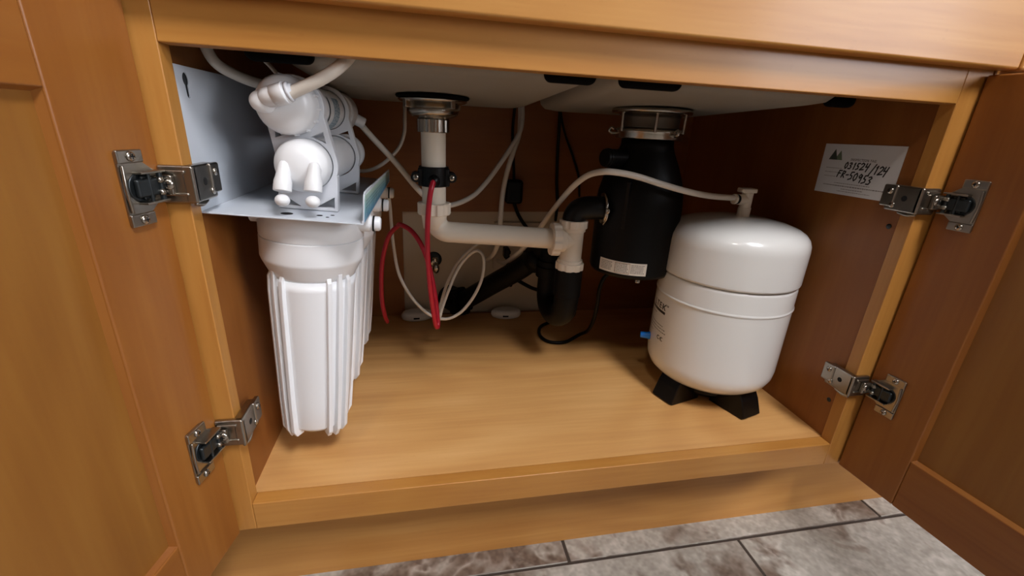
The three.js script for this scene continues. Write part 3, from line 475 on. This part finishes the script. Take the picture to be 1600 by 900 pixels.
// ---------------------------------------------------------------- storage tank
{
  const TXc = 0.306, TZc = -0.180, RT = 0.109;
  const t = thing('storage_tank', 'glossy white water storage tank on black feet, right of cabinet floor', 'water tank', [TXc, 0, TZc]);
  mesh('lower_shell', lathe([[0, 0.028], [0.045, 0.029], [0.075, 0.034], [0.092, 0.041], [0.102, 0.050], [0.1075, 0.062], [RT, 0.075], [RT, 0.1878], [0.1102, 0.1892], [0.1106, 0.1908], [0.1100, 0.1926], [RT, 0.194], [RT, 0.2225], [0.1078, 0.2262], [0.1062, 0.2285], [0, 0.2285]], 96), M.tank, t);
  mesh('upper_shell', lathe([[0, 0.2285], [0.1065, 0.2285], [0.1098, 0.2302], [0.1108, 0.2335], [0.1108, 0.285], [0.1098, 0.294], [0.1066, 0.302], [0.101, 0.3085], [0.092, 0.314], [0.076, 0.3195], [0.052, 0.3245], [0.028, 0.327], [0, 0.328]], 96), M.tank, t);
  const st = group('base_stand', t);
  for (const a of [-71, 16, 106, 196]) {
    const foot = poly([[0.040, 0.0], [0.1035, 0.0], [0.1075, 0.004], [0.098, 0.030], [0.090, 0.043], [0.060, 0.036], [0.040, 0.034]]);
    const g = extrude(foot, 0.052, 0.002).translate(0, 0, -0.026);
    const p = g.attributes.position; for (let i = 0; i < p.count; i++) { const x = p.getX(i), y = p.getY(i); if (y > 0.02) p.setZ(i, p.getZ(i) * 0.82); if (x > 0.1) p.setZ(i, p.getZ(i) * 0.85); }
    g.computeVertexNormals();
    mesh('foot', g.rotateY((a - 90) * DEG), M.blackPlastic, st);
  }
  mesh('base_ring', lathe([[0.030, 0.012], [0.056, 0.012], [0.058, 0.016], [0.058, 0.031], [0.032, 0.029], [0.030, 0.012]], 48), M.blackPlastic, st);
  // printed text on the side
  const tt = canvasTexture(512, 512, (c, w, h) => {
    c.fillStyle = '#e8e8e4'; c.fillRect(0, 0, w, h); c.fillStyle = '#2a2723'; c.textAlign = 'right';
    c.font = 'bold 84px sans-serif'; c.fillText('LTEK', 470, 110); c.fillRect(230, 124, 240, 26);
    c.font = 'bold 26px sans-serif'; c.fillText('TM', 500, 60);
    const r = rng(19);
    for (const [y, x0, x1] of [[176, 260, 330], [270, 190, 470], [300, 190, 490], [330, 190, 500], [372, 190, 330]]) for (let x = x0; x < x1;) { const q = 5 + r() * 16; c.fillRect(x, y, q, 7); x += q + 5; }
    c.lineWidth = 9; c.strokeStyle = '#2a2723'; for (const x of [440, 480]) { c.beginPath(); c.arc(x, 400, 17, 0.3 * Math.PI, 1.7 * Math.PI); c.stroke(); } c.beginPath(); c.moveTo(464, 400); c.lineTo(480, 400); c.stroke();
  });
  const z0 = -142 * DEG, z1 = -80 * DEG;
  mesh('printed_text', new THREE.CylinderGeometry(RT + 0.0003, RT + 0.0003, 0.092, 48, 1, true, z0, z1 - z0).translate(0, 0.136, 0), phys({ map: tt, roughness: 0.28, clearcoat: 0.8, clearcoatRoughness: 0.08, side: THREE.DoubleSide }), t).userData.label = 'small dark printed lettering and CE mark';
  const az = -109 * DEG, dir = [Math.sin(az), Math.cos(az)];
  mesh('air_valve', [turned([dir[0] * 0.106, 0.094, dir[1] * 0.106], [dir[0], 0.094, dir[1]], [[0, 0], [0, 0.0075], [0.006, 0.0072], [0.0075, 0.0062], [0.020, 0.0056], [0.0205, 0]], 20)], M.blue, t).userData.label = 'bright blue air valve cap';
  // shut-off valve on top
  const v = group('tank_valve', t), A = [0.004, 0.002];
  mesh('valve_stem', [rod([A[0], 0.324, A[1]], [A[0], 0.342, A[1]], 0.0098), rod([A[0], 0.335, A[1]], [A[0], 0.366, A[1]], 0.0088)], M.pvc, v);
  mesh('valve_lever', box(A[0] - 0.0155, A[0] + 0.0115, 0.3655, 0.3725, A[1] - 0.008, A[1] + 0.008, 0.002), M.pvc, v);
  mesh('valve_outlet', [rod([A[0], 0.354, A[1]], [A[0] - 0.0165, 0.3545, A[1] + 0.001], 0.0085), rod([A[0] - 0.021, 0.3548, A[1] + 0.0015], [A[0] - 0.0255, 0.355, A[1] + 0.0018], 0.0082)], M.pvc, v);
  mesh('seal_ring', rod([A[0] - 0.0165, 0.3545, A[1] + 0.001], [A[0] - 0.021, 0.3548, A[1] + 0.0015], 0.0077), M.hole, v);
}
// ---------------------------------------------------------------- tubes and cords
function hose(name, label, category, pts, r, mat, extra = {}) { return tag(mesh(name, tube(pts, r, extra), mat), label, category); }
hose('water_tube', 'thick white tube rising from front elbow of upper filter housing', 'tube', [[-0.3325, 0.4632, -0.0255], [-0.322, 0.4685, -0.024], [-0.298, 0.4800, -0.022], [-0.282, 0.4915, -0.026], [-0.272, 0.5035, -0.034], [-0.265, 0.523, -0.050], [-0.262, 0.55, -0.07]], 0.0058, M.hose);
hose('water_tube', 'thick shaded tube hanging behind upper housing, against left side', 'tube', [[-0.414, 0.545, -0.10], [-0.4175, 0.515, -0.085], [-0.411, 0.494, -0.085], [-0.398, 0.4835, -0.10], [-0.378, 0.4765, -0.125], [-0.352, 0.474, -0.165], [-0.33, 0.474, -0.21]], 0.0055, M.hose);
hose('thin_tube', 'thin white tube dropping on top of the upper filter housing', 'tube', [[-0.385, 0.53, -0.11], [-0.376, 0.508, -0.10], [-0.3605, 0.494, -0.088], [-0.349, 0.484, -0.072], [-0.344, 0.4795, -0.066]], 0.0021, M.hose);
hose('water_tube', 'white tube from rear housing elbow passing behind the tailpiece and up', 'tube', [[-0.302, 0.4395, -0.305], [-0.290, 0.4255, -0.305], [-0.252, 0.3825, -0.315], [-0.212, 0.332, -0.33], [-0.192, 0.315, -0.338], [-0.170, 0.3075, -0.345], [-0.146, 0.309, -0.36], [-0.115, 0.321, -0.38], [-0.088, 0.344, -0.40], [-0.060, 0.376, -0.422], [-0.034, 0.410, -0.44], [-0.016, 0.438, -0.455], [-0.009, 0.462, -0.47], [-0.008, 0.50, -0.485]], 0.0047, M.hose);
hose('thin_tube', 'thin white tube curving down left of the sink strainer', 'tube', [[-0.237, 0.51, -0.455], [-0.238, 0.475, -0.43], [-0.2385, 0.450, -0.42], [-0.240, 0.428, -0.42], [-0.249, 0.403, -0.415], [-0.265, 0.384, -0.41], [-0.289, 0.366, -0.40], [-0.312, 0.359, -0.39], [-0.335, 0.365, -0.37]], 0.0033, M.hose);
hose('water_tube', 'white tube dropping straight behind middle of the white waste pipe', 'tube', [[-0.011, 0.50, -0.49], [-0.012, 0.462, -0.475], [-0.016, 0.434, -0.46], [-0.029, 0.400, -0.445], [-0.043, 0.360, -0.43], [-0.052, 0.315, -0.42], [-0.0555, 0.275, -0.41], [-0.056, 0.238, -0.41], [-0.06, 0.20, -0.43], [-0.065, 0.16, -0.50], [-0.066, 0.145, -0.55]], 0.0050, M.hose);
hose('water_tube', 'long white tube arching from tank valve across the disposal', 'tube', [[0.2865, 0.3568, -0.1765], [0.270, 0.3575, -0.174], [0.245, 0.359, -0.172], [0.212, 0.363, -0.17], [0.180, 0.3690, -0.167], [0.145, 0.3770, -0.165], [0.111, 0.3855, -0.164], [0.082, 0.3905, -0.165], [0.058, 0.3915, -0.171], [0.044, 0.386, -0.190], [0.036, 0.368, -0.228], [0.028, 0.338, -0.270], [0.018, 0.304, -0.304], [0.007, 0.268, -0.335], [-0.006, 0.23, -0.37], [-0.02, 0.19, -0.42], [-0.03, 0.15, -0.50], [-0.034, 0.14, -0.55]], 0.0047, M.hose);
hose('thin_tube', 'thin white tube falling from filter unit into a loose standing loop', 'tube', [[-0.268, 0.322, -0.352], [-0.2675, 0.30, -0.364], [-0.267, 0.270, -0.368], [-0.2645, 0.222, -0.368], [-0.257, 0.172, -0.364], [-0.240, 0.135, -0.358], [-0.218, 0.106, -0.352], [-0.195, 0.0895, -0.345], [-0.168, 0.0855, -0.338], [-0.143, 0.098, -0.335], [-0.120, 0.125, -0.335], [-0.103, 0.159, -0.337], [-0.096, 0.190, -0.342], [-0.098, 0.213, -0.350], [-0.107, 0.219, -0.358], [-0.120, 0.210, -0.366], [-0.142, 0.182, -0.368], [-0.160, 0.145, -0.358], [-0.174, 0.110, -0.348], [-0.184, 0.077, -0.340], [-0.188, 0.067, -0.342], [-0.1885, 0.072, -0.352], [-0.178, 0.108, -0.362], [-0.163, 0.152, -0.372], [-0.140, 0.192, -0.382], [-0.118, 0.212, -0.390], [-0.101, 0.222, -0.40], [-0.085, 0.226, -0.42]], 0.0030, M.hose, { seg: 220 });
hose('red_tube', 'glossy red drain tube hanging in a fold from the black clamp', 'tube', [[-0.1925, 0.3615, -0.2325], [-0.1955, 0.352, -0.228], [-0.199, 0.330, -0.228], [-0.2015, 0.300, -0.232], [-0.2025, 0.262, -0.238], [-0.2015, 0.220, -0.246], [-0.1985, 0.175, -0.254], [-0.1935, 0.130, -0.262], [-0.1895, 0.104, -0.267], [-0.1872, 0.0995, -0.271], [-0.1862, 0.104, -0.276], [-0.1875, 0.125, -0.281], [-0.191, 0.160, -0.284], [-0.1975, 0.198, -0.288], [-0.2065, 0.232, -0.294], [-0.219, 0.2565, -0.303], [-0.233, 0.2705, -0.314], [-0.249, 0.2755, -0.327], [-0.265, 0.271, -0.339], [-0.280, 0.254, -0.348], [-0.2915, 0.225, -0.355], [-0.299, 0.190, -0.360], [-0.3025, 0.150, -0.363], [-0.303, 0.115, -0.366], [-0.300, 0.082, -0.372], [-0.298, 0.06, -0.39]].map(([x, y, z], i) => [x < -0.26 ? x + 0.012 : x, y, z]), 0.0042, M.red, { seg: 220 });
hose('power_cord', 'black cord from the disposal lying looped on the cabinet floor', 'cord', [[0.146, 0.216, -0.272], [0.137, 0.200, -0.279], [0.1275, 0.182, -0.286], [0.1245, 0.160, -0.291], [0.128, 0.130, -0.300], [0.133, 0.095, -0.316], [0.138, 0.060, -0.340], [0.140, 0.030, -0.368], [0.134, 0.011, -0.392], [0.118, 0.0045, -0.388], [0.098, 0.0042, -0.374], [0.075, 0.0042, -0.371], [0.056, 0.0042, -0.380], [0.047, 0.0042, -0.402], [0.049, 0.0042, -0.430], [0.062, 0.0042, -0.458], [0.090, 0.0042, -0.478], [0.122, 0.0046, -0.488], [0.146, 0.012, -0.486], [0.150, 0.03, -0.48], [0.140, 0.05, -0.49], [0.10, 0.09, -0.53], [0.06, 0.12, -0.553]], 0.0038, M.cord, { seg: 200 });
hose('dark_cable', 'thin dark cable hanging down the back panel behind sink gap', 'cable', [[0.074, 0.53, -0.49], [0.079, 0.482, -0.505], [0.088, 0.44, -0.53], [0.093, 0.398, -0.545], [0.098, 0.330, -0.549], [0.104, 0.28, -0.549], [0.105, 0.24, -0.556]], 0.0036, M.cord);
hose('dark_cable', 'thin dark cable slanting right across the back panel', 'cable', [[0.068, 0.53, -0.485], [0.083, 0.475, -0.508], [0.105, 0.435, -0.535], [0.132, 0.388, -0.548], [0.150, 0.345, -0.549], [0.157, 0.30, -0.549]], 0.0026, M.cord);
{
  const t = thing('cord_switch', 'small black box hanging on a black cord by back panel', 'adapter', [-0.0065, 0.309, -0.534]);
  mesh('case', new RoundedBoxGeometry(0.040, 0.054, 0.026, 4, 0.008), M.blackPlastic, t);
  mesh('cord', [tube([[0, 0.02, 0], [-0.002, 0.06, -0.006], [-0.006, 0.11, -0.010], [-0.007, 0.15, -0.008], [-0.006, 0.20, 0.01]], 0.0032), tube([[0.001, -0.02, 0], [0.006, -0.035, -0.002], [0.016, -0.055, -0.010], [0.030, -0.075, -0.018], [0.046, -0.094, -0.022]], 0.0042)], M.cord, t);
}
hose('dark_cable', 'black cable looping from behind the sloping arm to the trap', 'cable', [[-0.035, 0.133, -0.475], [-0.010, 0.125, -0.462], [0.008, 0.118, -0.445], [0.028, 0.114, -0.42], [0.045, 0.118, -0.40], [0.062, 0.13, -0.42], [0.075, 0.14, -0.50], [0.078, 0.145, -0.55]], 0.0042, M.cord);
// ---------------------------------------------------------------- wall outlet, valve and sensors at the back
{
  const t = thing('wall_outlet', 'ivory double wall outlet in the back cut-out behind pipe', 'outlet', [0.016, 0.172, RZ0]);
  mesh('cover_plate', new RoundedBoxGeometry(0.118, 0.118, 0.007, 3, 0.003).translate(0, 0, 0.0035), M.outlet, t);
  for (const x of [-0.0235, 0.0235]) for (const y of [-0.0195, 0.0195]) {
    const r = group('socket', t); mesh('face', [rod([x, y, 0.006], [x, y, 0.0088], 0.0165, 0.001)], M.outlet, r);
    mesh('slot', [box(x - 0.0075, x - 0.0052, y - 0.001, y + 0.008, 0.008, 0.0091, 0), box(x + 0.0052, x + 0.0075, y - 0.001, y + 0.008, 0.008, 0.0091, 0), rod([x, y - 0.0075, 0.0079], [x, y - 0.0075, 0.0091], 0.0026)], M.hole, r);
  }
}
{
  const t = thing('cord_plug', 'black plug and cord hanging down below the white pipe', 'plug', [-0.0135, 0.160, -0.553]);
  mesh('plug_body', [new RoundedBoxGeometry(0.014, 0.026, 0.026, 3, 0.004)], M.blackPlastic, t);
  mesh('cord', tube([[0, -0.008, 0.008], [0.0015, -0.025, 0.02], [0.003, -0.045, 0.035], [0.004, -0.065, 0.055]], 0.0042), M.cord, t);
}
{
  const t = thing('shutoff_valve', 'small chrome shut-off valve on the wall behind red tube', 'valve', [-0.187, 0.137, RZ0]);
  mesh('wall_flange', turned([0, 0, 0], [0, 0, 1], [[0, 0], [0, 0.019], [0.002, 0.0185], [0.006, 0.010], [0.006, 0]], 32), M.dark, t);
  mesh('valve_body', [rod([0, 0, 0.004], [0, 0, 0.034], 0.0075), rod([0.002, 0.012, 0.028], [0.002, -0.020, 0.028], 0.0065)], M.chrome, t);
  mesh('handle', new THREE.SphereGeometry(0.0105, 20, 14).scale(0.8, 1.2, 0.6).translate(0.004, -0.010, 0.040), M.chrome, t);
}
function puck(x, z, turn, label) {
  const t = thing('leak_sensor', label, 'sensor', [x, 0, z]); t.rotation.y = turn;
  mesh('case', lathe([[0, 0], [0.026, 0], [0.032, 0.0025], [0.0345, 0.008], [0.0342, 0.014], [0.031, 0.0195], [0.024, 0.022], [0, 0.0228]], 48).scale(1.08, 1, 0.6), M.whiteMatte, t);
  mesh('port', box(-0.010, 0.004, 0.0075, 0.0115, 0.0195, 0.0208, 0.0004), M.hole, t);
}
puck(-0.229, -0.5325, 0.1, 'white rounded sensor puck behind the thin tube at left back');
puck(-0.012, -0.5285, -0.05, 'white rounded sensor puck with dark slot under sloping black arm');
// ---------------------------------------------------------------- tag stuck to the right side
{
  const tx = canvasTexture(1024, 600, (c, w, h) => {
    c.fillStyle = '#d6d7d8'; c.fillRect(0, 0, w, h);
    c.fillStyle = '#3c433c'; c.beginPath(); c.moveTo(95, 190); c.lineTo(165, 60); c.lineTo(200, 150); c.lineTo(245, 75); c.lineTo(285, 190); c.closePath(); c.fill();
    c.fillStyle = '#6b7a62'; c.beginPath(); c.moveTo(200, 150); c.lineTo(245, 75); c.lineTo(285, 190); c.lineTo(215, 190); c.closePath(); c.fill();
    c.fillStyle = '#69645f'; c.font = 'bold 40px sans-serif'; c.fillText('INSPECTION TAG', 400, 190);
    const r = rng(41); c.fillStyle = '#9a9896';
    for (const [y, x0, x1] of [[285, 90, 300], [335, 90, 290], [385, 90, 250]]) for (let x = x0; x < x1;) { const q = 6 + r() * 18; c.fillRect(x, y, q, 9); x += q + 6; }
    c.fillStyle = '#77736f'; for (const [y, x0, x1, t] of [[462, 260, 740, 7], [492, 110, 900, 11], [528, 380, 640, 7], [556, 330, 760, 6]]) for (let x = x0; x < x1;) { const q = 8 + r() * 26; c.fillRect(x, y, q, t); x += q + 7; }
    // handwriting in black marker
    const G = { 0: [[.5, 0, .15, .25, .1, .7, .4, 1, .75, .75, .8, .3, .5, 0]], 1: [[.3, .2, .5, 0, .4, 1]], 2: [[.1, .2, .4, 0, .8, .15, .7, .45, .1, 1, .95, .9]], 3: [[.15, .1, .6, 0, .8, .2, .4, .45, .8, .65, .6, .95, .05, .95]], 4: [[.25, 0, .15, .5, .8, .45], [.85, 0, .55, 1.15]], 5: [[.9, 0, .35, .03, .25, .42, .7, .5, .7, .85, .1, 1]], 9: [[.8, .15, .4, 0, .15, .3, .4, .5, .8, .15, .7, 1.05]], F: [[.3, 0, .15, 1], [.3, .03, .95, 0], [.2, .45, .75, .42]], R: [[.3, 0, .15, 1], [.3, .02, .85, .1, .7, .42, .25, .5, .85, 1]], '-': [[.15, .55, .7, .5]], '/': [[.85, -.15, .1, 1.3]] };
    c.strokeStyle = '#0c0b0a'; c.lineJoin = c.lineCap = 'round';
    const hand = (str, x, y, w, h, adv, drop) => [...str].forEach((ch, i) => { for (const p of G[ch]) { c.lineWidth = 15; c.beginPath(); for (let k = 0; k < p.length; k += 2) { const X = x + i * adv + p[k] * w - p[k + 1] * h * 0.18, Y = y + i * drop + p[k + 1] * h; k ? c.lineTo(X, Y) : c.moveTo(X, Y); } c.stroke(); } });
    hand('03', 352, 210, 44, 74, 52, 2); hand('15', 462, 212, 40, 74, 42, 0); hand('24', 556, 206, 54, 80, 60, 2); hand('/124', 690, 224, 58, 92, 52, 2); hand('FR-', 280, 312, 52, 78, 58, 2); hand('50953', 445, 318, 58, 92, 62, 8);
  });
  // corners measured on the panel; the card runs slightly askew
  const c = [[0.3735, -0.1655], [0.4465, -0.1675], [0.4480, -0.0405], [0.3745, -0.0405]];   // y, z: bottom-back, top-back, top-front, bottom-front
  const g = new THREE.BufferGeometry(), x1 = WR - 0.0008, v = [], uv = [];
  const P = (x, i) => [x, c[i][0], c[i][1]], U = [[0, 0], [0, 1], [1, 1], [1, 0]];
  const q = (a, b, d, e, ua) => { for (const k of [0, 1, 2, 0, 2, 3]) { v.push(...[a, b, d, e][k]); uv.push(...(ua ? ua[k] : [0.01, 0.01])); } };
  q(P(x1, 0), P(x1, 1), P(x1, 2), P(x1, 3), U); q(P(WR, 3), P(WR, 2), P(WR, 1), P(WR, 0));
  for (let i = 0; i < 4; i++) { const j = (i + 1) % 4; q(P(x1, j), P(x1, i), P(WR, i), P(WR, j)); }
  g.setAttribute('position', new THREE.Float32BufferAttribute(v, 3)); g.setAttribute('uv', new THREE.Float32BufferAttribute(uv, 2)); g.computeVertexNormals();
  tag(mesh('inspection_tag', g, std({ map: tx, roughness: 0.55 })), 'white card with handwritten numbers stuck on right cabinet side', 'tag');
}
renderer.render(scene, camera);
